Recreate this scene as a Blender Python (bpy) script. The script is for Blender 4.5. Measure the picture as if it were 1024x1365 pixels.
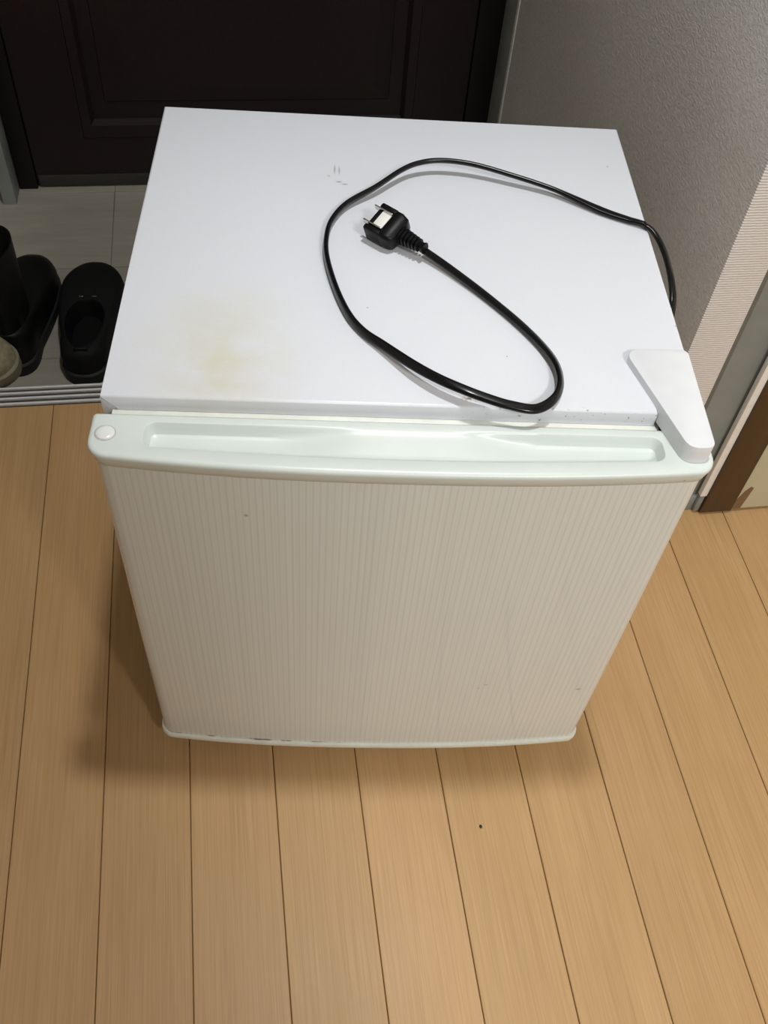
import bpy, bmesh, math, random
from mathutils import Vector, Matrix

random.seed(7)
for o in list(bpy.data.objects): bpy.data.objects.remove(o)
scene = bpy.context.scene
COL = scene.collection

# ------------------------------------------------------------------ camera
# room frame: X right, Y towards the entrance door, Z up, wooden floor at z = 0
cam_d = bpy.data.cameras.new('camera'); cam = bpy.data.objects.new('camera', cam_d); COL.objects.link(cam)
rt = Vector((0.98858611, -0.13578336, 0.06527155)); up = Vector((0.06762418, 0.78708045, 0.6131324)); fw = Vector((0.13462714, 0.60172024, -0.78727904))
cam.matrix_world = Matrix(((rt.x, up.x, -fw.x, 0.11000767), (rt.y, up.y, -fw.y, -0.5458897), (rt.z, up.z, -fw.z, 1.08122781), (0, 0, 0, 1)))
cam_d.sensor_fit = 'VERTICAL'; cam_d.sensor_height = 36.0; cam_d.lens = 1289.3658 / 1365 * 36.0
cam_d.clip_start = 0.02; cam_d.clip_end = 50
scene.camera = cam

# ------------------------------------------------------------------ light
world = bpy.data.worlds.new('world'); scene.world = world; world.use_nodes = True
world.node_tree.nodes['Background'].inputs['Color'].default_value = (0.8, 0.85, 0.9, 1)
world.node_tree.nodes['Background'].inputs['Strength'].default_value = 0.05
def area(name, loc, size, power, color):
    l = bpy.data.lights.new(name, 'AREA'); l.shape = 'DISK'; l.size = size; l.energy = power; l.color = color
    o = bpy.data.objects.new(name, l); o.location = loc; COL.objects.link(o); return o
area('passage_lamp_light', (0.37, 0.01, 2.36), 0.13, 21.5, (0.97, 1.0, 1.0))      # ceiling lamp of the passage, above the fridge
area('room_lamp_light', (0.90, -2.00, 2.36), 0.50, 55, (0.97, 1.0, 0.99))       # ceiling lamp of the room behind the photographer
scene.view_settings.view_transform = 'Standard'; scene.view_settings.look = 'None'
scene.view_settings.gamma = 1.0; scene.view_settings.exposure = -0.21
scene.view_settings.use_curve_mapping = False

# ------------------------------------------------------------------ helpers
def obj(name, verts, faces, mat, parent=None, smooth=None, loc=None):
    me = bpy.data.meshes.new(name); me.from_pydata([tuple(v) for v in verts], [], faces); me.update()
    bm = bmesh.new(); bm.from_mesh(me); bmesh.ops.recalc_face_normals(bm, faces=bm.faces); bm.to_mesh(me); bm.free()
    return link(name, me, mat, parent, smooth, loc)
def link(name, me, mat, parent=None, smooth=None, loc=None):
    if smooth is not None:
        for p in me.polygons: p.use_smooth = True
        me.set_sharp_from_angle(angle=math.radians(smooth))
    o = bpy.data.objects.new(name, me); COL.objects.link(o)
    if mat: me.materials.append(mat)
    if parent: o.parent = parent
    if loc: o.location = loc
    return o
def bm_obj(name, bm, mat, parent=None, smooth=None, loc=None):
    me = bpy.data.meshes.new(name); bmesh.ops.recalc_face_normals(bm, faces=bm.faces); bm.to_mesh(me); bm.free()
    return link(name, me, mat, parent, smooth, loc)
def box(name, a, b, mat, parent=None, bev=0.0, seg=2):
    bm = bmesh.new(); bmesh.ops.create_cube(bm, size=1)
    for v in bm.verts:
        v.co = Vector([(a[i] + b[i]) / 2 + v.co[i] * (b[i] - a[i]) for i in range(3)])
    if bev > 0: bmesh.ops.bevel(bm, geom=bm.edges[:], offset=bev, segments=seg, affect='EDGES', profile=0.5)
    return bm_obj(name, bm, mat, parent, 40 if bev > 0 else None)
def empty(name, loc=(0, 0, 0), rz=0.0):
    o = bpy.data.objects.new(name, None); COL.objects.link(o); o.location = loc; o.rotation_euler = (0, 0, rz); o.empty_display_size = 0.05
    return o
def tag(o, label, cat, group=None):
    o['label'] = label; o['category'] = cat
    if group: o['group'] = group
    return o
def struct(o, label=None):
    o['kind'] = 'structure'
    if label: o['label'] = label
    return o
def prism(name, pts, z0, z1, mat, parent=None, bev=0.0, seg=2):
    bm = bmesh.new()
    vs = [bm.verts.new((x, y, z0)) for x, y in pts]; f = bm.faces.new(vs)
    r = bmesh.ops.extrude_face_region(bm, geom=[f])
    for v in [g for g in r['geom'] if isinstance(g, bmesh.types.BMVert)]: v.co.z = z1
    bmesh.ops.recalc_face_normals(bm, faces=bm.faces)
    if bev > 0:
        es = [e for e in bm.edges if abs(e.verts[0].co.z - z1) < 1e-6 and abs(e.verts[1].co.z - z1) < 1e-6]
        bmesh.ops.bevel(bm, geom=es, offset=bev, segments=seg, affect='EDGES', profile=0.5)
    return bm_obj(name, bm, mat, parent, 40)
def rounded(pts, radii, n=6):
    out = []; N = len(pts)
    for i in range(N):
        p = Vector(pts[i]); a = (Vector(pts[i - 1]) - p); b = (Vector(pts[(i + 1) % N]) - p); r = radii[i]
        if r <= 0: out.append(tuple(p)); continue
        a.normalize(); b.normalize(); ang = a.angle(b); d = r / math.tan(ang / 2)
        s = p + a * d; e = p + b * d; c = p + (a + b).normalized() * (r / math.sin(ang / 2))
        a0 = math.atan2(s.y - c.y, s.x - c.x); a1 = math.atan2(e.y - c.y, e.x - c.x); da = (a1 - a0 + math.pi) % (2 * math.pi) - math.pi
        for k in range(n + 1):
            t = a0 + da * k / n; out.append((c.x + r * math.cos(t), c.y + r * math.sin(t)))
    return out
def loft(rings, cap0=True, cap1=True):
    V = []; F = []; n = len(rings[0])
    for r in rings: V += [tuple(p) for p in r]
    for k in range(len(rings) - 1):
        for i in range(n):
            j = (i + 1) % n; F.append((k * n + i, k * n + j, (k + 1) * n + j, (k + 1) * n + i))
    if cap0: F.append(tuple(range(n)))
    if cap1: F.append(tuple((len(rings) - 1) * n + i for i in range(n)))
    return V, F
def revolve(profile, n=20, c=(0, 0)):
    return [[(c[0] + r * math.cos(2 * math.pi * i / n), c[1] + r * math.sin(2 * math.pi * i / n), z) for i in range(n)] for r, z in profile]

# ------------------------------------------------------------------ materials
class NT:
    def __init__(s, name, rough=0.5, spec=0.5, metal=0.0):
        s.m = bpy.data.materials.new(name); s.m.use_nodes = True; s.t = s.m.node_tree; s.b = s.t.nodes['Principled BSDF']
        s.b.inputs['Roughness'].default_value = rough; s.b.inputs['Specular IOR Level'].default_value = spec; s.b.inputs['Metallic'].default_value = metal
        s.co = None
    def n(s, typ, **kw):
        nd = s.t.nodes.new(typ)
        for k, v in kw.items():
            if k.startswith('i_'):
                nd.inputs[k[2:].replace('_', ' ')].default_value = v
            else: setattr(nd, k, v)
        return nd
    def l(s, a, b): s.t.links.new(a, b)
    def coord(s):
        if s.co is None: s.co = s.n('ShaderNodeTexCoord').outputs['Object']
        return s.co
    def mapped(s, scale=(1, 1, 1), loc=(0, 0, 0), rot=(0, 0, 0)):
        m = s.n('ShaderNodeMapping'); m.inputs['Scale'].default_value = scale; m.inputs['Location'].default_value = loc; m.inputs['Rotation'].default_value = rot
        s.l(s.coord(), m.inputs['Vector']); return m.outputs[0]
    def noise(s, scale, vec=None, detail=4, rough=0.5):
        nd = s.n('ShaderNodeTexNoise'); nd.inputs['Scale'].default_value = scale; nd.inputs['Detail'].default_value = detail; nd.inputs['Roughness'].default_value = rough
        s.l(vec or s.coord(), nd.inputs['Vector']); return nd.outputs['Fac']
    def ramp(s, fac, a, b, c0=0.0, c1=1.0):
        r = s.n('ShaderNodeMapRange'); r.inputs['From Min'].default_value = a; r.inputs['From Max'].default_value = b
        r.inputs['To Min'].default_value = c0; r.inputs['To Max'].default_value = c1; s.l(fac, r.inputs['Value']); return r.outputs[0]
    def mix(s, fac, a, b, blend='MIX'):
        m = s.n('ShaderNodeMix', data_type='RGBA', blend_type=blend)
        for sock, v in ((m.inputs[0], fac), (m.inputs[6], a), (m.inputs[7], b)):
            if hasattr(v, 'links'): s.l(v, sock)
            elif isinstance(v, (int, float)): sock.default_value = v
            else: sock.default_value = (*v, 1)
        return m.outputs[2]
    def math(s, op, a, b=None):
        m = s.n('ShaderNodeMath', operation=op)
        for i, v in enumerate((a, b)):
            if v is None: continue
            if hasattr(v, 'links'): s.l(v, m.inputs[i])
            else: m.inputs[i].default_value = v
        return m.outputs[0]
    def spot(s, c, r, soft=1.0):
        """1 inside an ellipsoid blot at c with radii r, falling off to 0 at its rim"""
        m = s.n('ShaderNodeVectorMath', operation='SUBTRACT'); s.l(s.coord(), m.inputs[0]); m.inputs[1].default_value = c
        d = s.n('ShaderNodeVectorMath', operation='DIVIDE'); s.l(m.outputs[0], d.inputs[0]); d.inputs[1].default_value = r
        q = s.n('ShaderNodeVectorMath', operation='LENGTH'); s.l(d.outputs[0], q.inputs[0])
        return s.ramp(q.outputs['Value'], 1.0, 1.0 - soft)
    def color(s, v):
        if hasattr(v, 'links'): s.l(v, s.b.inputs['Base Color'])
        else: s.b.inputs['Base Color'].default_value = (*v, 1)
    def bump(s, h, strength=0.3, dist=0.002):
        b = s.n('ShaderNodeBump'); b.inputs['Strength'].default_value = strength; b.inputs['Distance'].default_value = dist
        s.l(h, b.inputs['Height']); s.l(b.outputs[0], s.b.inputs['Normal'])
    def rough(s, v): s.l(v, s.b.inputs['Roughness'])
def hexc(r, g, b):
    f = lambda c: (c / 255 / 12.92) if c / 255 <= 0.04045 else ((c / 255 + 0.055) / 1.055) ** 2.4
    return (f(r), f(g), f(b))
def plain(name, col, rough=0.5, spec=0.5, metal=0.0, var=0.06, scale=60):
    t = NT(name, rough, spec, metal); n = t.noise(scale)
    t.color(t.mix(t.ramp(n, 0.3, 0.7), tuple(c * (1 - var) for c in col), tuple(min(1, c * (1 + var)) for c in col))); return t.m

# flooring planks: fine straight grain along Y, one tone per plank through the object colour
t = NT('wood_flooring', 0.4, 0.35)
oi = t.n('ShaderNodeObjectInfo')
off = t.n('ShaderNodeVectorMath', operation='ADD'); t.l(t.coord(), off.inputs[0])
sc = t.n('ShaderNodeVectorMath', operation='SCALE'); sc.inputs[0].default_value = (3.1, 7.7, 0); t.l(oi.outputs['Alpha'], sc.inputs['Scale']); t.l(sc.outputs[0], off.inputs[1])
mp = t.n('ShaderNodeMapping'); mp.inputs['Scale'].default_value = (1, 0.012, 1); t.l(off.outputs[0], mp.inputs['Vector'])
mp2 = t.n('ShaderNodeMapping'); mp2.inputs['Scale'].default_value = (1, 0.12, 1); t.l(off.outputs[0], mp2.inputs['Vector'])
g1 = t.noise(420, mp.outputs[0], 3, 0.6); g2 = t.noise(26, mp2.outputs[0], 4, 0.6); g3 = t.noise(900, mp.outputs[0], 2)
base = t.mix(t.ramp(g2, 0.32, 0.7), (0.480, 0.287, 0.124), (0.540, 0.331, 0.152))
base = t.mix(t.ramp(g1, 0.45, 0.72, 0, 0.42), base, (0.33, 0.190, 0.080))
base = t.mix(t.ramp(g3, 0.5, 0.72, 0, 0.34), base, (0.63, 0.43, 0.235))
t.color(t.mix(1.0, base, oi.outputs['Color'], 'MULTIPLY'))
t.rough(t.ramp(g2, 0.2, 0.8, 0.36, 0.50)); t.bump(g1, 0.12, 0.0006)
M_WOOD = t.m
M_GROOVE = plain('dark_floor_groove', (0.26, 0.15, 0.065), 0.8)

t = NT('genkan_tile', 0.55, 0.4)
n1 = t.noise(30, t.mapped((0.15, 1, 1)), 5, 0.6); n2 = t.noise(260, t.mapped((0.08, 1, 1)), 3); n3 = t.noise(600)
c = t.mix(t.ramp(n1, 0.3, 0.7), (0.29, 0.262, 0.215), (0.35, 0.32, 0.265)); c = t.mix(t.ramp(n2, 0.4, 0.7, 0, 0.35), c, (0.25, 0.225, 0.185))
c = t.mix(t.ramp(n3, 0.66, 0.72, 0, 0.5), c, (0.16, 0.14, 0.12)); t.color(c); t.bump(n2, 0.15, 0.0008)
M_TILE = t.m
M_GROUT = plain('tile_grout', (0.20, 0.18, 0.15), 0.9)

def wallpaper(name, c0, c1, stretch):
    t = NT(name, 0.85, 0.2); n = t.noise(340, t.mapped(stretch), 3, 0.6); w = t.noise(9)
    w2 = t.noise(620, t.mapped(stretch), 2)
    t.color(t.mix(t.ramp(n, 0.35, 0.65), c0, c1)); t.bump(t.math('ADD', n, t.math('MULTIPLY', w2, 0.5)), 0.85, 0.003); return t.m
M_WALL = wallpaper('pebbled_wallpaper', (0.74, 0.725, 0.69), (0.86, 0.845, 0.81), (1, 0.55, 1))
t = NT('ribbed_wallpaper', 0.85, 0.2)
wv = t.n('ShaderNodeTexWave', wave_type='BANDS', bands_direction='Z', wave_profile='SIN'); wv.inputs['Scale'].default_value = 95; wv.inputs['Distortion'].default_value = 1.6; wv.inputs['Detail Scale'].default_value = 2.5; wv.inputs['Detail'].default_value = 3
t.l(t.coord(), wv.inputs['Vector']); n = t.noise(500, t.mapped((0.3, 1, 1)), 3)
h = t.math('ADD', wv.outputs['Fac'], t.math('MULTIPLY', n, 0.8))
t.color(t.mix(t.ramp(h, 0.4, 1.4), (0.74, 0.715, 0.705), (0.86, 0.84, 0.83))); t.bump(h, 0.5, 0.0012); M_WALL2 = t.m
M_CEIL = plain('white_ceiling', (0.75, 0.73, 0.70), 0.9)
M_JAMB = plain('grey_jamb_paint', (0.235, 0.25, 0.235), 0.5, 0.4, var=0.12, scale=14)
M_JAMBD = plain('dark_grey_sealant', (0.16, 0.16, 0.15), 0.7)
M_EDGE = plain('cream_white_edge', (0.97, 0.97, 0.93), 0.5)
M_CREAM = plain('cream_door_skin', (0.62, 0.59, 0.42), 0.55, 0.4, var=0.05, scale=20)
t = NT('brown_stained_wood', 0.45, 0.45); n = t.noise(60, t.mapped((1, 1, 0.06)), 5)
t.color(t.mix(t.ramp(n, 0.3, 0.7), (0.058, 0.030, 0.011), (0.095, 0.050, 0.019))); M_BROWN = t.m
M_BLOCKER = plain('mid_brown_blocker', (0.30, 0.22, 0.14), 0.6)  # for the added light blocker, brown to limit its bounce
M_BROWN2 = plain('bare_brown_wood', (0.20, 0.115, 0.055), 0.7)
M_DOOR = plain('dark_brown_door_paint', (0.013, 0.008, 0.009), 0.42, 0.3, var=0.15, scale=200)
M_DOORF = plain('black_brown_frame_paint', (0.008, 0.006, 0.006), 0.5, 0.25)
M_KICK = plain('dull_kick_plate', (0.030, 0.027, 0.024), 0.45, 0.5)
M_ALU = plain('brushed_aluminium', (0.80, 0.79, 0.78), 0.45, 0.5, 0.25)
M_TRACK = plain('dark_track_groove', (0.045, 0.042, 0.040), 0.6)

# fridge
t = NT('white_enamel_steel', 0.33, 0.5)
n = t.noise(14, None, 5, 0.65); nf = t.noise(900, None, 2)
c = t.mix(t.ramp(nf, 0.3, 0.7), (0.73, 0.745, 0.80), (0.76, 0.775, 0.83))
st = t.math('MULTIPLY', t.spot((0.088, 0.050, 0.5386), (0.082, 0.105, 0.05), 1.0), t.ramp(n, 0.36, 0.62)); c = t.mix(t.math('MULTIPLY', st, 0.50), c, (0.64, 0.60, 0.34))
st = t.math('MULTIPLY', t.spot((0.10, 0.020, 0.5386), (0.06, 0.035, 0.05), 1.0), t.ramp(n, 0.30, 0.6)); c = t.mix(t.math('MULTIPLY', st, 0.40), c, (0.62, 0.54, 0.31))
for cx, cy, rx, ry, k in ((0.1765, 0.3165, 0.0012, 0.010, .8), (0.1810, 0.3150, 0.0011, 0.009, .75), (0.1810, 0.2960, 0.0040, 0.0018, .8), (0.1865, 0.2925, 0.0042, 0.0016, .8), (0.171, 0.305, 0.002, 0.002, .5),
        (0.2069, 0.1135, 0.0013, 0.0013, .7), (0.4527, 0.3445, 0.0018, 0.0018, .6), (0.3216, 0.0593, 0.0012, 0.0012, .8), (0.4735, 0.105, 0.0012, 0.0016, .8)):
    c = t.mix(t.math('MULTIPLY', t.spot((cx, cy, 0.5386), (rx, ry, 0.02), 0.8), k), c, (0.30, 0.29, 0.28))
c = t.mix(t.math('MULTIPLY', t.spot((0.288, 0.009, 0.5386), (0.010, 0.004, 0.02), 0.9), t.ramp(t.noise(300), 0.45, 0.6)), c, (0.25, 0.17, 0.09))
# specks of dirt along the front lip only
sx = t.n('ShaderNodeSeparateXYZ'); t.l(t.coord(), sx.inputs[0])
lip = t.ramp(sx.outputs['Y'], 0.004, 0.002); sp = t.math('MULTIPLY', t.ramp(t.noise(240, None, 2), 0.64, 0.70), lip)
sp = t.math('MULTIPLY', sp, t.ramp(sx.outputs['X'], 0.26, 0.34)); c = t.mix(t.math('MULTIPLY', sp, 0.8), c, (0.22, 0.20, 0.18))
t.color(c); t.bump(t.noise(500, None, 2), 0.06, 0.0006); M_BODY = t.m

t = NT('pale_green_white_plastic', 0.33, 0.5); n = t.noise(30)
c = t.mix(t.ramp(n, 0.3, 0.7), (0.675, 0.73, 0.70), (0.70, 0.755, 0.725))
for cx, k in ((0.455, .8), (0.404, .4)): c = t.mix(t.math('MULTIPLY', t.spot((cx, -0.05, 0.516), (0.0012, 0.03, 0.0012), 0.8), k), c, (0.10, 0.09, 0.08))
t.color(c); M_TRIM = t.m
M_BUTTON = plain('white_cap_plastic', (0.80, 0.82, 0.80), 0.25)
M_HINGE = plain('cool_white_plastic', (0.78, 0.795, 0.825), 0.45, 0.4, var=0.02)
M_LINER = plain('ivory_liner_plastic', (0.76, 0.77, 0.70), 0.4)
M_GASKET = plain('grey_gasket_rubber', (0.50, 0.50, 0.47), 0.7)
M_DARK = plain('dark_metal_bracket', (0.03, 0.03, 0.03), 0.5)

t = NT('pinstriped_door_film', 0.06, 0.9)
w1 = t.noise(420, t.mapped((1, 0.0, 0.004)), 2, 0.5); w2 = t.noise(640, t.mapped((1, 0.0, 0.003), (3, 0, 0)), 2, 0.5)
wv = t.n('ShaderNodeTexWave', wave_type='BANDS', bands_direction='X', wave_profile='SIN'); wv.inputs['Scale'].default_value = 56; wv.inputs['Distortion'].default_value = 0.0
t.l(t.coord(), wv.inputs['Vector'])
c = t.mix(t.ramp(w1, 0.35, 0.65), (0.735, 0.775, 0.755), (0.765, 0.805, 0.785)); c = t.mix(t.ramp(w2, 0.52, 0.68, 0, 0.25), c, (0.64, 0.645, 0.63))
c = t.mix(t.ramp(wv.outputs['Fac'], 0.70, 1.0, 0, 0.36), c, (0.58, 0.58, 0.565))
for cx, cz, rx, rz, k in ((0.1121, 0.464, 0.0022, 0.002, .7), (0.347, 0.187, 0.003, 0.0012, .5), (0.340, 0.180, 0.0022, 0.0012, .4), (0.4499, 0.166, 0.0040, 0.0022, .6)):
    c = t.mix(t.math('MULTIPLY', t.spot((cx, -0.055, cz), (rx, 0.03, rz), 0.8), k), c, (0.16, 0.14, 0.12))
rim = t.spot((0.10, -0.05, 0.0465), (0.12, 0.05, 0.0035), 0.6); c = t.mix(t.math('MULTIPLY', rim, t.ramp(t.noise(70), 0.5, 0.6)), c, (0.12, 0.08, 0.05))
t.color(c); M_FILM = t.m
M_FOOT = plain('black_foot_rubber', (0.02, 0.02, 0.02), 0.7)
M_CORD = plain('black_cord_vinyl', (0.004, 0.004, 0.0045), 0.22, 0.3)
M_PLUG = plain('black_plug_plastic', (0.003, 0.003, 0.0035), 0.4, 0.2)
M_CARD = plain('white_plug_insert', (0.80, 0.79, 0.76), 0.4)
M_STEEL = plain('nickel_prong_metal', (0.62, 0.60, 0.57), 0.25, 0.5, 1.0)
M_LEATHER = plain('black_shoe_leather', (0.005, 0.005, 0.005), 0.5, 0.25, var=0.2, scale=200)
M_SUEDE = plain('soft_black_shoe_fabric', (0.006, 0.006, 0.006), 0.7, 0.2, var=0.25, scale=250)
M_SOLE = plain('black_sole_rubber', (0.004, 0.004, 0.004), 0.7)
M_LINING = plain('black_shoe_lining', (0.002, 0.002, 0.002), 0.7, 0.2)
M_BEIGE = plain('beige_shoe_canvas', (0.22, 0.195, 0.12), 0.8, 0.2, var=0.2, scale=120)
M_OLIVE = plain('olive_brown_lining', (0.11, 0.085, 0.035), 0.8)
M_BSOLE = plain('off_white_sole_rubber', (0.20, 0.18, 0.12), 0.7)

# ------------------------------------------------------------------ room shell
SILL0, SILL1 = 0.527, 0.566
G = -0.10                      # floor of the sunken entrance
WX, WY = 0.637, 0.250          # corner of the right-hand wall
XL, XR, YB, YD, ZC = -0.95, 2.3, -3.2, 1.240, 2.42

floor = struct(empty('floor'), 'light brown wooden plank floor in front of the white fridge')
box('subfloor', (XL, YB, -0.10), (XR, SILL0, -0.0045), M_GROOVE, floor)
SP, X0 = 0.09651612, -0.17491034
tones = {-2: .95, -1: .93, 0: .97, 1: .95, 2: .98, 3: .99, 4: 1.07, 5: 1.0, 6: 1.02, 7: .98, 8: 1.0, 9: .97, 10: .97}
k0 = int(math.floor((XL - X0) / SP)); k1 = int(math.ceil((XR - X0) / SP))
def plank_mesh(w, y1):
    me_bm = bmesh.new(); bmesh.ops.create_cube(me_bm, size=1)
    for v in me_bm.verts:
        v.co = Vector((v.co.x * w, YB + (v.co.y + .5) * (y1 - YB), -0.005 + (v.co.z + .5) * 0.005))
    es = [e for e in me_bm.edges if abs(e.verts[0].co.z) < 1e-6 and abs(e.verts[1].co.z) < 1e-6]
    bmesh.ops.bevel(me_bm, geom=es, offset=0.0007, segments=1, affect='EDGES')
    me = bpy.data.meshes.new('plank'); me_bm.to_mesh(me); me_bm.free(); me.materials.append(M_WOOD); return me
pm_long = plank_mesh(SP - 0.0009, SILL0 - 0.001); pm_short = plank_mesh(SP - 0.0009, WY + 0.02)
for k in range(k0, k1):
    xc = X0 + (k + .5) * SP
    if xc - SP / 2 < XL - 0.02: continue
    o = bpy.data.objects.new('plank', pm_long if xc < WX + 0.03 else pm_short); COL.objects.link(o); o.parent = floor; o.location = (xc, 0, 0)
    v = tones.get(k, random.uniform(.92, 1.05)); o.color = (v, v * random.uniform(.99, 1.01), v * random.uniform(.98, 1.02), random.random())

ent = struct(empty('floor', (0, 0, 0)), 'grey-beige tiled entrance floor below the aluminium rail'); ent.name = 'floor_entrance'
box('grout_bed', (XL, SILL1, G - 0.05), (WX, 1.30, G - 0.0015), M_GROUT, ent)
xs = [XL, -0.7215, -0.4215, -0.4215 + 0.3, 0.1785, 0.4785, WX]; ys = [SILL1, 0.737, 0.978, 1.219, 1.29]
for i in range(len(xs) - 1):
    for j in range(4):
        box('tile', (xs[i] + .0008, ys[j] + .0008, G - 0.006), (xs[i + 1] - .0008, ys[j + 1] - .0008, G), M_TILE, ent, 0.0006, 1)

# aluminium rail on the edge of the step
sill = struct(empty('trim_1'), 'aluminium rail with dark grooves along the edge of the step')
box('track_bed', (XL, SILL0 - 0.0008, -0.10), (WX, SILL1, -0.0005), M_TRACK, sill)
for yy in (0.5305, 0.5415, 0.5525, 0.563):
    box('rail', (XL, yy - 0.0019, -0.003), (WX, yy + 0.0019, 0.0032), M_ALU, sill, 0.0006, 2)

ceil = struct(box('ceiling', (XL - .1, YB - .1, ZC), (XR + .1, 1.5, ZC + 0.05), M_CEIL))
struct(box('wall_left', (XL - .1, YB, G - .05), (XL, 1.5, ZC), M_WALL))
struct(box('wall_front', (XL - .1, YB - .1, -0.1), (XR + .1, YB, ZC), M_WALL2))
struct(box('wall_side', (XR, YB, -0.1), (XR + .1, 0.4, ZC), M_WALL2))
struct(box('added_light_blocker', (XL, -1.02, 0), (0.42, -0.92, ZC), M_BLOCKER))  # unseen slab added behind the camera to shade the floor on the left
# right-hand wall: the passage side and its narrow end facing the room
wr = struct(empty('wall_right'), 'grey pebbled wallpaper wall beside the fridge')
box('passage_face', (WX, WY + 0.004, G - .05), (0.72, 1.162, ZC), M_WALL, wr, 0.002, 2)
box('end_face', (WX + 0.0005, WY, 0), (0.692, WY + 0.010, ZC), M_WALL2, wr, 0.002, 2)
struct(box('wall_over_door', (0.69, WY + 0.004, 2.02), (XR, WY + 0.12, ZC), M_WALL2))
# grey jamb between that wall and the cream door
jm = struct(empty('trim_2'), 'grey painted jamb between the pink-grey wall end and the cream door')
box('jamb', (0.6935, WY + 0.0015, 0.0), (0.79, WY + 0.07, 2.02), M_JAMB, jm)
box('seam', (0.6905, WY + 0.0005, 0.0), (0.6975, WY + 0.0045, 2.02), M_JAMBD, jm, 0.001)
box('base_block', (0.6925, WY - 0.004, 0.0), (0.757, WY + 0.004, 0.030), M_JAMB, jm, 0.002)
# cream sliding door with a brown stile
d2 = struct(empty('door_2'), 'cream door with dark brown stile and pale edge right of the fridge')
box('stile', (0.752, 0.236, 0.004), (0.8005, 0.2475, 1.99), M_BROWN, d2, 0.0012)
box('edge_strip', (0.7415, 0.2385, 0.040), (0.7518, 0.2470, 1.99), M_EDGE, d2, 0.0008)
box('foot_guide', (0.7425, 0.2395, 0.004), (0.7518, 0.2475, 0.040), M_JAMB, d2, 0.003)
box('door_skin', (0.8005, 0.2385, 0.006), (1.60, 0.2475, 1.99), M_CREAM, d2, 0.0008)
box('stile', (1.60, 0.236, 0.004), (1.6485, 0.2475, 1.99), M_BROWN, d2, 0.0012)
V = [(0.8006, 0.0065), (0.8145, 0.0065), (0.8185, 0.052), (0.8140, 0.0555), (0.8075, 0.046), (0.8006, 0.022)]
obj('torn_patch', [(x, 0.2379, z) for x, z in V] + [(x, 0.2388, z) for x, z in V], [tuple(range(6)), tuple(range(11, 5, -1))] + [(i, (i + 1) % 6, 6 + (i + 1) % 6, 6 + i) for i in range(6)], M_BROWN2, d2)
struct(box('wall_far', (1.6485, WY, 0), (XR, WY + 0.1, 2.03), M_WALL2))
struct(box('wall_behind_door', (0.72, 0.33, 0), (XR, 0.40, ZC), M_WALL2))

# entrance door
d1 = struct(empty('door_1', (0, YD, G)), 'dark brown panelled entrance door behind the fridge')
DX0, DX1, DZ = -0.270, 0.586, 2.0
def ring_rect(x0, x1, z0, z1, y): return [(x0, y, z0), (x1, y, z0), (x1, y, z1), (x0, y, z1)]
# slab with a sunk, raised-and-fielded panel in it
rings = [ring_rect(DX0, DX1, 0.004, DZ, 0.04), ring_rect(DX0, DX1, 0.004, DZ, 0.0), ring_rect(-0.165, 0.482, 0.107, 0.92, 0.0)]
Vv, Ff = loft(rings, True, False); obj('slab', Vv, Ff, M_DOOR, d1)
rings = [ring_rect(-0.165, 0.482, 0.107, 0.92, 0.0), ring_rect(-0.163, 0.480, 0.110, 0.917, -0.004), ring_rect(-0.147, 0.464, 0.133, 0.894, -0.002), ring_rect(-0.140, 0.457, 0.140, 0.887, 0.012)]
Vv, Ff = loft(rings, False, False); obj('panel_moulding', Vv, Ff, M_DOOR, d1, 30)
rings = [ring_rect(-0.140, 0.457, 0.140, 0.887, 0.012), ring_rect(-0.116, 0.433, 0.174, 0.853, 0.012), ring_rect(-0.114, 0.431, 0.177, 0.850, 0.009), ring_rect(-0.084, 0.401, 0.206, 0.821, 0.002), ring_rect(-0.080, 0.397, 0.210, 0.817, 0.002)]
Vv, Ff = loft(rings, False, True); obj('field_panel', Vv, Ff, M_DOOR, d1)
box('kick_plate', (DX0 + .003, -0.003, 0.004), (0.583, 0.001, 0.028), M_KICK, d1, 0.001)
fr1 = struct(empty('trim_3', (0, YD, G)), 'dark frame and grey jambs around the entrance door')
box('frame_post', (-0.308, -0.006, 0), (DX0 - .002, 0.06, 2.05), M_DOORF, fr1, 0.002)
box('frame_post', (DX1 + .002, -0.006, 0), (0.636, 0.06, 2.05), M_DOORF, fr1, 0.002)
box('frame_head', (-0.308, -0.006, 2.003), (0.636, 0.06, 2.05), M_DOORF, fr1, 0.002)
box('door_jamb', (-0.335, -0.056, -0.02), (-0.309, 0.02, 2.05), M_JAMB, fr1, 0.002)
box('jamb_return', (XL, -0.004, -0.02), (-0.336, 0.02, 2.05), M_DOORF, fr1)
box('door_jamb', (0.6362, -0.077, -0.02), (0.70, 0.02, 2.05), M_JAMB, fr1, 0.001)
box('jamb_bead', (0.6355, -0.090, -0.02), (0.65, -0.0775, 2.05), M_WALL, fr1, 0.001)
struct(box('wall_back', (XL, YD + 0.0, G + 2.05), (0.72, YD + 0.1, ZC), M_WALL))
struct(box('wall_outside', (XL, YD + 0.061, G - .05), (0.72, YD + 0.1, G + 2.05), M_DOORF))

# ------------------------------------------------------------------ refrigerator
W, D, H = 0.475, 0.4167, 0.53862
TH = -0.11703649
fr = tag(empty('mini_refrigerator', (0, 0, 0), TH), 'small white refrigerator with a pinstriped door and stained top', 'refrigerator')
box('body', (0, 0.0075, 0.036), (W, D, H - 0.0150), M_BODY, fr, 0.003)
for x in (0.05, W - 0.05):
    for y in (0.05, D - 0.05):
        Vv, Ff = loft(revolve([(0.014, 0.0), (0.016, 0.003), (0.016, 0.0365)], 16, (x, y))); obj('foot', Vv, Ff, M_FOOT, fr, 40)
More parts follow.
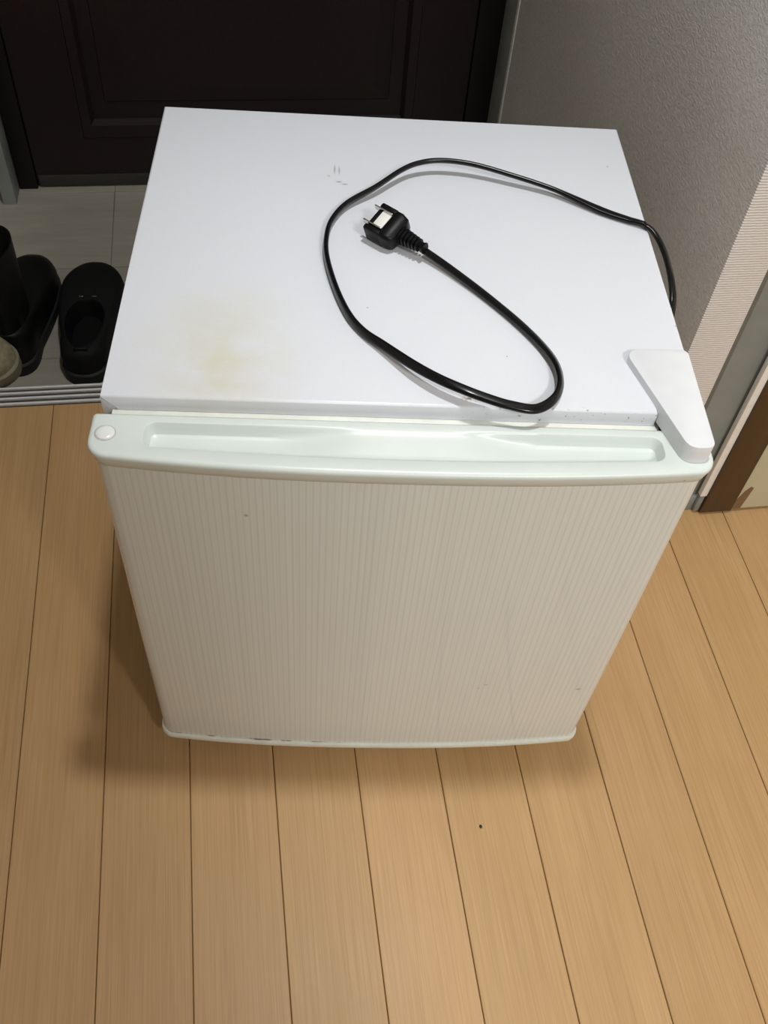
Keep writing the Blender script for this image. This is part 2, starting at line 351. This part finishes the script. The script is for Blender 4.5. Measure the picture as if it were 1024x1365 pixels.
# folded sheet-metal top: mitred at the left front corner, notched for the hinge at the right
NX, NY = 0.4375, 0.022
top = [(0, 0.0), (NX, 0.0), (NX, NY), (W, NY), (W, D), (0, D)]
def top_ring(ins, z, mit=0.0):
    return [(ins + mit, ins, z), (NX - ins, ins, z), (NX - ins, NY + ins, z), (W - ins, NY + ins, z), (W - ins, D - ins, z), (ins, D - ins, z)]
rings = [top_ring(0.004, H - 0.0142, 0.012), top_ring(0.0, H - 0.0150, 0.0125), top_ring(0, H - 0.0022, 0.001), top_ring(0.0006, H - 0.0007, 0.0), top_ring(0.0022, H)]
Vv, Ff = loft(rings); obj('top_panel', Vv, Ff, M_BODY, fr, 50)
# corner fold of the side panel, seen left of the mitred lip
obj('corner_fold', [(0, 0.0005, H - 0.0030), (0.0105, 0.0020, H - 0.0150), (0.0105, 0.0020, H - 0.030), (0.0, 0.0025, H - 0.030), (0, 0.010, H - 0.0030), (0.0105, 0.010, H - 0.0150), (0.0105, 0.010, H - 0.03), (0, 0.010, H - 0.03)],
    [(0, 1, 2, 3), (4, 7, 6, 5), (0, 4, 5, 1), (1, 5, 6, 2), (2, 6, 7, 3), (3, 7, 4, 0)], M_BODY, fr)
box('liner_flange', (0.0075, -0.0050, 0.04), (0.4420, 0.0070, H - 0.0152), M_LINER, fr, 0.001)
box('hinge_bracket', (0.4440, -0.0065, 0.506), (0.470, 0.020, 0.5212), M_DARK, fr, 0.001)

DR = empty('door'); DR.parent = fr; DR['label'] = 'pinstriped glossy refrigerator door'
XA, XB, XC = -0.0055, 0.4785, 0.2365
def yfront(x):
    u = min(1.0, abs((x - XC) / 0.2420)); return -0.0500 - 0.0125 * (1 - u ** 2.4)
def ring(xa, xb, yb, yf, rb, rf, ins=0.0, nc=6, nb=44, ns=4):
    """outline: back edge left to right, right side, front edge right to left, left side"""
    P = []
    xa += ins; xb -= ins; yb -= ins; rb = max(rb - ins, 0.0006); rf = max(rf - ins, 0.0006); F = lambda x: yf(x) + ins
    def arc(cx, cy, r, a0, a1):
        for k in range(nc + 1):
            a = math.radians(a0 + (a1 - a0) * k / nc); P.append((cx + r * math.cos(a), cy + r * math.sin(a)))
    arc(xa + rb, yb - rb, rb, 180, 90)
    for k in range(1, nb): P.append((xa + rb + (xb - xa - 2 * rb) * k / nb, yb))
    arc(xb - rb, yb - rb, rb, 90, 0)
    yr = F(xb - rf) + rf; yl = F(xa + rf) + rf
    for k in range(1, ns): P.append((xb, yb - rb + (yr - yb + rb) * k / ns))
    arc(xb - rf, yr, rf, 0, -90)
    for k in range(1, nb): x = xb - rf + (xa + rf - xb + rf) * k / nb; P.append((x, F(x)))
    arc(xa + rf, yl, rf, -90, -180)
    for k in range(1, ns): P.append((xa, yl + (yb - rb - yl) * k / ns))
    return P
YBK = -0.0070
def door_ring(ins, z): return [(x, y, z) for x, y in ring(XA, XB, YBK, yfront, 0.004, 0.017, ins)]
ZT, ZB = 0.5280, 0.5115
SX0, SX1 = 0.0362, 0.4392
def yslot(x):
    u = (x - 0.238) / 0.203; return -0.0405 - 0.0068 * (1 - u * u)
def slot_ring(ins): return ring(SX0, SX1, -0.0167, yslot, 0.008, 0.008, ins)
def slot_depth(x, s):
    """s = 0 at the rear edge of the finger slot, 1 at its front edge"""
    a = abs(x - 0.238); m = min(1.0, max(0.0, (0.105 - a) / 0.070)); m = m * m * (3 - 2 * m)
    ends = 0.0105; mid = 0.0006 + 0.0062 * s
    return ends * (1 - m) + mid * m
def slot_s(x, y): return min(1, max(0, (-0.0167 - y) / (-0.0167 - yslot(x))))
rings = [door_ring(0.006, ZB + 0.001), door_ring(0.0042, ZB), door_ring(0.0032, ZB + 0.0010), door_ring(0.0020, ZB + 0.006), door_ring(0.0002, ZT - 0.0050), door_ring(0.0005, ZT - 0.0022), door_ring(0.0018, ZT - 0.0007), door_ring(0.0042, ZT)]
rings.append([(x, y, ZT) for x, y in slot_ring(-0.0016)])
rings.append([(x, y, ZT - 0.0004) for x, y in slot_ring(-0.0004)])
for ins, kz in ((0.0006, 0.14), (0.0018, 0.55), (0.0034, 0.88), (0.0056, 1.0)):
    rings.append([(x, y, ZT - 0.0004 - (slot_depth(x, slot_s(x, y)) * kz)) for x, y in slot_ring(ins)])
last = [(x, y) for x, y, z in rings[-1]]
for q in (0.35, 0.7, 1.0):
    r = []
    for x, y in last:
        xm = min(max(x, SX0 + 0.0145), SX1 - 0.0145); ym = (-0.0167 + yslot(xm)) / 2
        xx = x + (xm - x) * q; yy = y + (ym - y) * q
        r.append((xx, yy, ZT - 0.0004 - slot_depth(xx, slot_s(xx, yy))))
    rings.append(r)
Vv, Ff = loft(rings, True, False); hd = obj('handle_cap', Vv, Ff, M_TRIM, DR, 35)
bmx = bmesh.new(); bmx.from_mesh(hd.data); bmesh.ops.remove_doubles(bmx, verts=bmx.verts, dist=1e-5); bmesh.ops.recalc_face_normals(bmx, faces=bmx.faces); bmx.to_mesh(hd.data); bmx.free()
# round plug over the unused hinge hole
Vv, Ff = loft(revolve([(0.0082, ZT - 0.001), (0.0082, ZT + 0.0001), (0.0077, ZT + 0.0004), (0.0074, ZT + 0.0003)], 28, (0.0074, -0.0292)), True, True); obj('plug_rim', Vv, Ff, M_GASKET, DR, 40)
Vv, Ff = loft(revolve([(0.0073, ZT - 0.001), (0.0073, ZT + 0.0006), (0.0068, ZT + 0.0012), (0.0045, ZT + 0.0018), (0.002, ZT + 0.0020)], 28, (0.0074, -0.0292))); obj('hole_plug', Vv, Ff, M_BUTTON, DR, 40)
rings = [door_ring(0.0040, 0.0450), door_ring(0.0036, 0.25), door_ring(0.0048, ZB - 0.0006), door_ring(0.0060, ZB + 0.0008)]
Vv, Ff = loft(rings); obj('door_panel', Vv, Ff, M_FILM, DR, 35)
rings = [door_ring(0.005, 0.0365), door_ring(0.0022, 0.0372), door_ring(0.0010, 0.0390), door_ring(0.0010, 0.0435), door_ring(0.0018, 0.0450), door_ring(0.0036, 0.0455)]
Vv, Ff = loft(rings); obj('bottom_cap', Vv, Ff, M_LINER, DR, 35)
box('gasket', (0.012, -0.0071, 0.045), (0.44, -0.0049, 0.505), M_GASKET, fr)
# hinge cover
HP = rounded([(0.4185, 0.0660), (0.4738, 0.0678), (0.4728, -0.0415), (0.4515, -0.0432), (0.4475, -0.0300)][::1], [0.010, 0.006, 0.007, 0.011, 0.020], 6)
prism('hinge_cover', HP, ZT + 0.0002, 0.5457, M_HINGE, fr, 0.0012, 2)

# ------------------------------------------------------------------ power cord lying on top
CP = [[0.256,0.1849,0.5476],[0.28,0.1629,0.5446],[0.3108,0.1286,0.5426],[0.3393,0.0897,0.5426],[0.3572,0.0557,0.5436],[0.3608,0.0287,0.5446],[0.3535,0.0063,0.5456],[0.3367,-0.0076,0.5466],[0.3159,-0.0064,0.5486],[0.2983,-0.0019,0.5506],[0.281,0.0043,0.5526],[0.2611,0.0157,0.5526],[0.2413,0.0329,0.5506],[0.2183,0.0598,0.5456],[0.2032,0.0765,0.5436],[0.1908,0.0972,0.5436],[0.1798,0.1304,0.5436],[0.1714,0.1707,0.5436],[0.1703,0.1996,0.5436],[0.1746,0.2256,0.5436],[0.1882,0.2517,0.5446],[0.215,0.2757,0.5476],[0.2405,0.3017,0.5506],[0.259,0.3128,0.5526],[0.2811,0.3169,0.5536],[0.3105,0.3145,0.5526],[0.3469,0.3044,0.5496],[0.3901,0.2888,0.5456],[0.4311,0.2633,0.5426],[0.4560,0.2508,0.5420],[0.4660,0.2462,0.5420],[0.4765,0.2395,0.5408],
      [0.4835,0.2275,0.5368],[0.4875,0.2080,0.5326],[0.489,0.1876,0.5280],[0.489,0.1683,0.522],[0.488,0.156,0.5146],[0.488,0.148,0.50],[0.487,0.138,0.48],[0.488,0.155,0.42],[0.489,0.22,0.33],[0.489,0.32,0.22],[0.487,0.40,0.13],[0.478,0.428,0.10]]
TW = {0: 10, 2: 10, 3: 20, 4: 35, 5: 55, 6: 60, 7: 25, 8: 10, 10: 15, 12: 40, 14: 75, 16: 85, 19: 85, 21: 60, 23: 45, 25: 40, 27: 35, 28: -10, 30: 20, 33: 40, 45: 40}
def twist(i):
    ks = sorted(TW)
    for a, b in zip(ks, ks[1:]):
        if a <= i <= b: return math.radians(TW[a] + (TW[b] - TW[a]) * (i - a) / (b - a))
    return 0
def catmull(P, n=7):
    P = [Vector(p) for p in P]; out = []
    for i in range(len(P) - 1):
        p0 = P[max(i - 1, 0)]; p1 = P[i]; p2 = P[i + 1]; p3 = P[min(i + 2, len(P) - 1)]
        for k in range(n):
            t = k / n
            out.append((0.5 * ((2 * p1) + (p2 - p0) * t + (2 * p0 - 5 * p1 + 4 * p2 - p3) * t * t + (3 * p1 - p0 - 3 * p2 + p3) * t ** 3), i + t))
    out.append((P[-1], len(P) - 1)); return out
path = catmull(CP); PR = []
NP = 16
for k in range(NP):   # figure-of-eight section of a flat twin cord
    a = 2 * math.pi * k / NP; u = 0.0041 * math.cos(a); v = 0.0027 * math.sin(a) * (0.86 + 0.34 * abs(math.cos(a)) ** 1.5)
    PR.append((u, v))
rings = []
for i, (c, s) in enumerate(path):
    a = path[max(i - 1, 0)][0]; b = path[min(i + 1, len(path) - 1)][0]; tn = (b - a).normalized()
    side = tn.cross(Vector((0, 0, 1)))
    side = side.normalized() if side.length > 0.15 else tn.cross(Vector((1, 0, 0.2))).normalized()
    nu = side.cross(tn).normalized(); w = twist(s)
    s2 = side * math.cos(w) + nu * math.sin(w); n2 = -side * math.sin(w) + nu * math.cos(w)
    zc = c.copy()
    reach = abs(0.0041 * s2.z) + abs(0.0027 * n2.z)          # keep it resting on the top, never in it
    if 0 < c.x < W - .004 and 0.002 < c.y < D: zc.z = max(zc.z, H + reach + 0.0002)
    rings.append([zc + s2 * u + n2 * v for u, v in PR])
cordT = empty('power_cord', (0, 0, 0), TH); cordT.location = Matrix.Rotation(TH, 3, 'Z') @ Vector((0.23, 0.2, H)); CO = Vector((0.23, 0.2, H))
tag(cordT, 'black power cord looped on the white fridge top, ending in a two-pin plug', 'power cord')
Vv, Ff = loft([[p - CO for p in r] for r in rings]); obj('cable', Vv, Ff, M_CORD, cordT, 60)
# plug: local frame, +x towards the pins, z up
PL = empty('plug'); PL.parent = cordT
pa = Vector((0.256, 0.1849)); pb = Vector((0.2285, 0.2085)); ang = math.atan2(pb.y - pa.y, pb.x - pa.x)
PL.location = Vector((pb.x, pb.y, H + 0.0055)) - CO; PL.rotation_euler = (math.radians(-22), 0, ang); PL.scale = (1.12, 1.12, 1.12)
def section(x, hw, z0, z1, r, n=4):
    zc = (z0 + z1) / 2; hh = (z1 - z0) / 2; P = []
    for cx, cz, a0 in ((hw - r, hh - r, 0), (-hw + r, hh - r, 90), (-hw + r, -hh + r, 180), (hw - r, -hh + r, 270)):
        for k in range(n + 1):
            a = math.radians(a0 + 90 * k / n); P.append((x, cx + r * math.cos(a), zc + cz + r * math.sin(a)))
    return P
Vv, Ff = loft([section(-0.0135, 0.0085, 0.003, 0.013, 0.002), section(-0.0115, 0.0125, 0.001, 0.0155, 0.003), section(-0.006, 0.0138, 0.0003, 0.017, 0.003), section(-0.0012, 0.0138, 0.0003, 0.017, 0.003), section(-0.0002, 0.0132, 0.001, 0.0165, 0.003)])
obj('plug_body', Vv, Ff, M_PLUG, PL, 50)
for s in (-1, 1):
    box('side_guard', (-0.002, s * 0.0112 - 0.0026, 0.0006), (0.0150, s * 0.0112 + 0.0026, 0.0168), M_PLUG, PL, 0.0016)
    bl = box('pin', (0.000, s * 0.0076 - 0.0007, 0.0125), (0.0185, s * 0.0076 + 0.0007, 0.0178), M_STEEL, PL, 0.0005)
box('face_plate', (0.0005, -0.0069, 0.0105), (0.0096, 0.0069, 0.0162), M_CARD, PL, 0.0005)
box('front_bar', (0.0092, -0.0088, 0.0010), (0.0146, 0.0088, 0.0150), M_PLUG, PL, 0.0012)
prof = []
for k in range(6):
    x = -0.0135 - k * 0.0033; w = 0.0062 - 0.0003 * k
    prof += [section(x, w, 0.0085 - w, 0.0085 + w, 0.003), section(x - 0.0019, w, 0.0085 - w, 0.0085 + w, 0.003), section(x - 0.0021, w - 0.0016, 0.0085 - w + 0.0016, 0.0085 + w - 0.0016, 0.0024), section(x - 0.0031, w - 0.0016, 0.0085 - w + 0.0016, 0.0085 + w - 0.0016, 0.0024)]
prof.append(section(-0.037, 0.0042, 0.0045, 0.0125, 0.0022))
Vv, Ff = loft(prof); obj('strain_relief', Vv, Ff, M_PLUG, PL, 40)

# ------------------------------------------------------------------ shoes in the entrance
NS = 48
def foot_half(y, L, wb):
    """half widths left / right of the foot's axis at y in [0, L]"""
    u = y / L
    w = wb * (0.70 + 0.30 * max(0, math.sin(math.pi * min(1, max(0, (u - 0.25) / 0.9)))) ** 1.0)
    if u < 0.14: w *= math.sqrt(max(0, 1 - ((0.14 - u) / 0.14) ** 2))
    if u > 0.74: w *= math.sqrt(max(0, 1 - ((u - 0.74) / 0.26) ** 2.3))
    return w
def outline(L, wb, grow=0.0):
    P = []
    for k in range(NS):
        a = 2 * math.pi * k / NS; y = L / 2 - (L / 2) * math.cos(a); h = foot_half(min(max(y, 0), L), L, wb)
        P.append(((h + grow) * (1 if a < math.pi else -1) * (1 if 0 < k != NS // 2 else 0), y + (-grow if y < L * .1 else grow if y > L * .9 else 0)))
    return P
def shoe(name, loc, rz, L, wb, open0, open1, rim_h, vamp_h, mats, label, group, shaft=0.0, tilt=None):
    root = empty(name, loc, rz); tag(root, label, 'shoe', group)
    if tilt: root.rotation_euler = (tilt[0], tilt[1], rz)
    o = outline(L, wb); og = outline(L, wb, 0.003)
    Vv, Ff = loft([[(x * .97, y, 0) for x, y in og], [(x, y, 0.003) for x, y in og], [(x, y, 0.020) for x, y in og], [(x * .98, y, 0.023) for x, y in o]]); obj('sole', Vv, Ff, mats[1], root, 40)
    yc = (open0 + open1) / 2; ry = (open1 - open0) / 2
    rim = []
    for k in range(NS):
        a = 2 * math.pi * k / NS
        rim.append((wb * 0.62 * math.sin(a) * (1 - 0.15 * math.cos(a + math.pi) * -1), yc - ry * math.cos(a)))
    rings = [[(x, y, 0.021) for x, y in o]]
    for q in (0.15, 0.32, 0.5, 0.68, 0.84, 0.95, 1.0):
        r = []
        for k in range(NS):
            x0, y0 = o[k]; x1, y1 = rim[k]; fwd = min(1, max(0, (y1 - open0) / (open1 - open0)))
            top = rim_h * (1 - fwd) + vamp_h * fwd if shaft == 0 else vamp_h
            e = q ** 2.1; z = 0.021 + (top - 0.021) * math.sin(q * math.pi / 2) ** 0.85
            bul = 0.004 * math.sin(q * math.pi)
            r.append((x0 + (x1 - x0) * e + (bul if x0 > 0 else -bul), y0 + (y1 - y0) * e, z))
        rings.append(r)
    if shaft > 0:
        for q in (0.25, 0.5, 0.75, 1.0):
            g = 1 + 0.10 * q; rings.append([(x * g, yc + (y - yc) * g - 0.004 * q, vamp_h + (shaft - vamp_h) * q) for x, y in rim])
    topr = rings[-1]
    up_o = obj('upper', *loft(rings, False, False), mats[0], root, 60)
    def shr(r, f, dz): return [(x * f, yc + (y - yc) * f, z + dz) for x, y, z in r]
    ins = [topr, shr(topr, 0.97, 0.0015), shr(topr, 0.92, -0.002), [(x * .86, yc + (y - yc) * .90, 0.035) for x, y in rim], [(x * .80, yc + (y - yc) * .85, 0.028) for x, y in rim]]
    obj('lining', *loft(ins, False, True), mats[2], root, 60)
    return root, rim
BL = (M_SUEDE, M_SOLE, M_LINING)
s1, rim = shoe('slip_on_shoe', (-0.151, 0.668, G), math.radians(-2), 0.285, 0.052, 0.018, 0.150, 0.066, 0.060, BL, 'black slip-on shoe close beside the fridge, toe to the entrance door', None)
# small metal ends of the band across the instep, and the seam at the heel
for sx_ in (-1, 1):
    b_ = box('metal_tip', (sx_ * 0.011 - 0.004, 0.1505, 0.0595), (sx_ * 0.011 + 0.004, 0.1545, 0.0635), M_STEEL, s1, 0.0012); b_['label'] = 'shiny metal tip on the instep band'
box('heel_tab', (-0.012, 0.0125, 0.058), (0.012, 0.0185, 0.0695), M_LEATHER, s1, 0.002)
b1, rim = shoe('tall_boot', (-0.266, 0.698, G), math.radians(-4), 0.268, 0.046, 0.004, 0.104, 0.09, 0.085, (M_LEATHER, M_SOLE, M_LINING), 'black boot with an upright open shaft at the left edge of the entrance', None, shaft=0.225)
b1['category'] = 'boot'
b2, rim = shoe('canvas_shoe', (-0.482, 0.606, 0.0035), math.radians(-90), 0.252, 0.048, 0.018, 0.140, 0.062, 0.058, (M_BEIGE, M_BSOLE, M_OLIVE), 'beige shoe at the left edge, resting on the aluminium rail', None, tilt=(0, math.radians(8), 0))

cr = obj('crumb', *loft(revolve([(0.0010, 0.0), (0.0017, 0.0006), (0.0013, 0.0014), (0.0005, 0.0017)], 9)), M_FOOT, None, 60, (0.3433, -0.1796, 0.0)); cr.scale = (1, 1.3, 1)
tag(cr, 'tiny dark crumb on the wooden floor in front of the fridge', 'crumb')
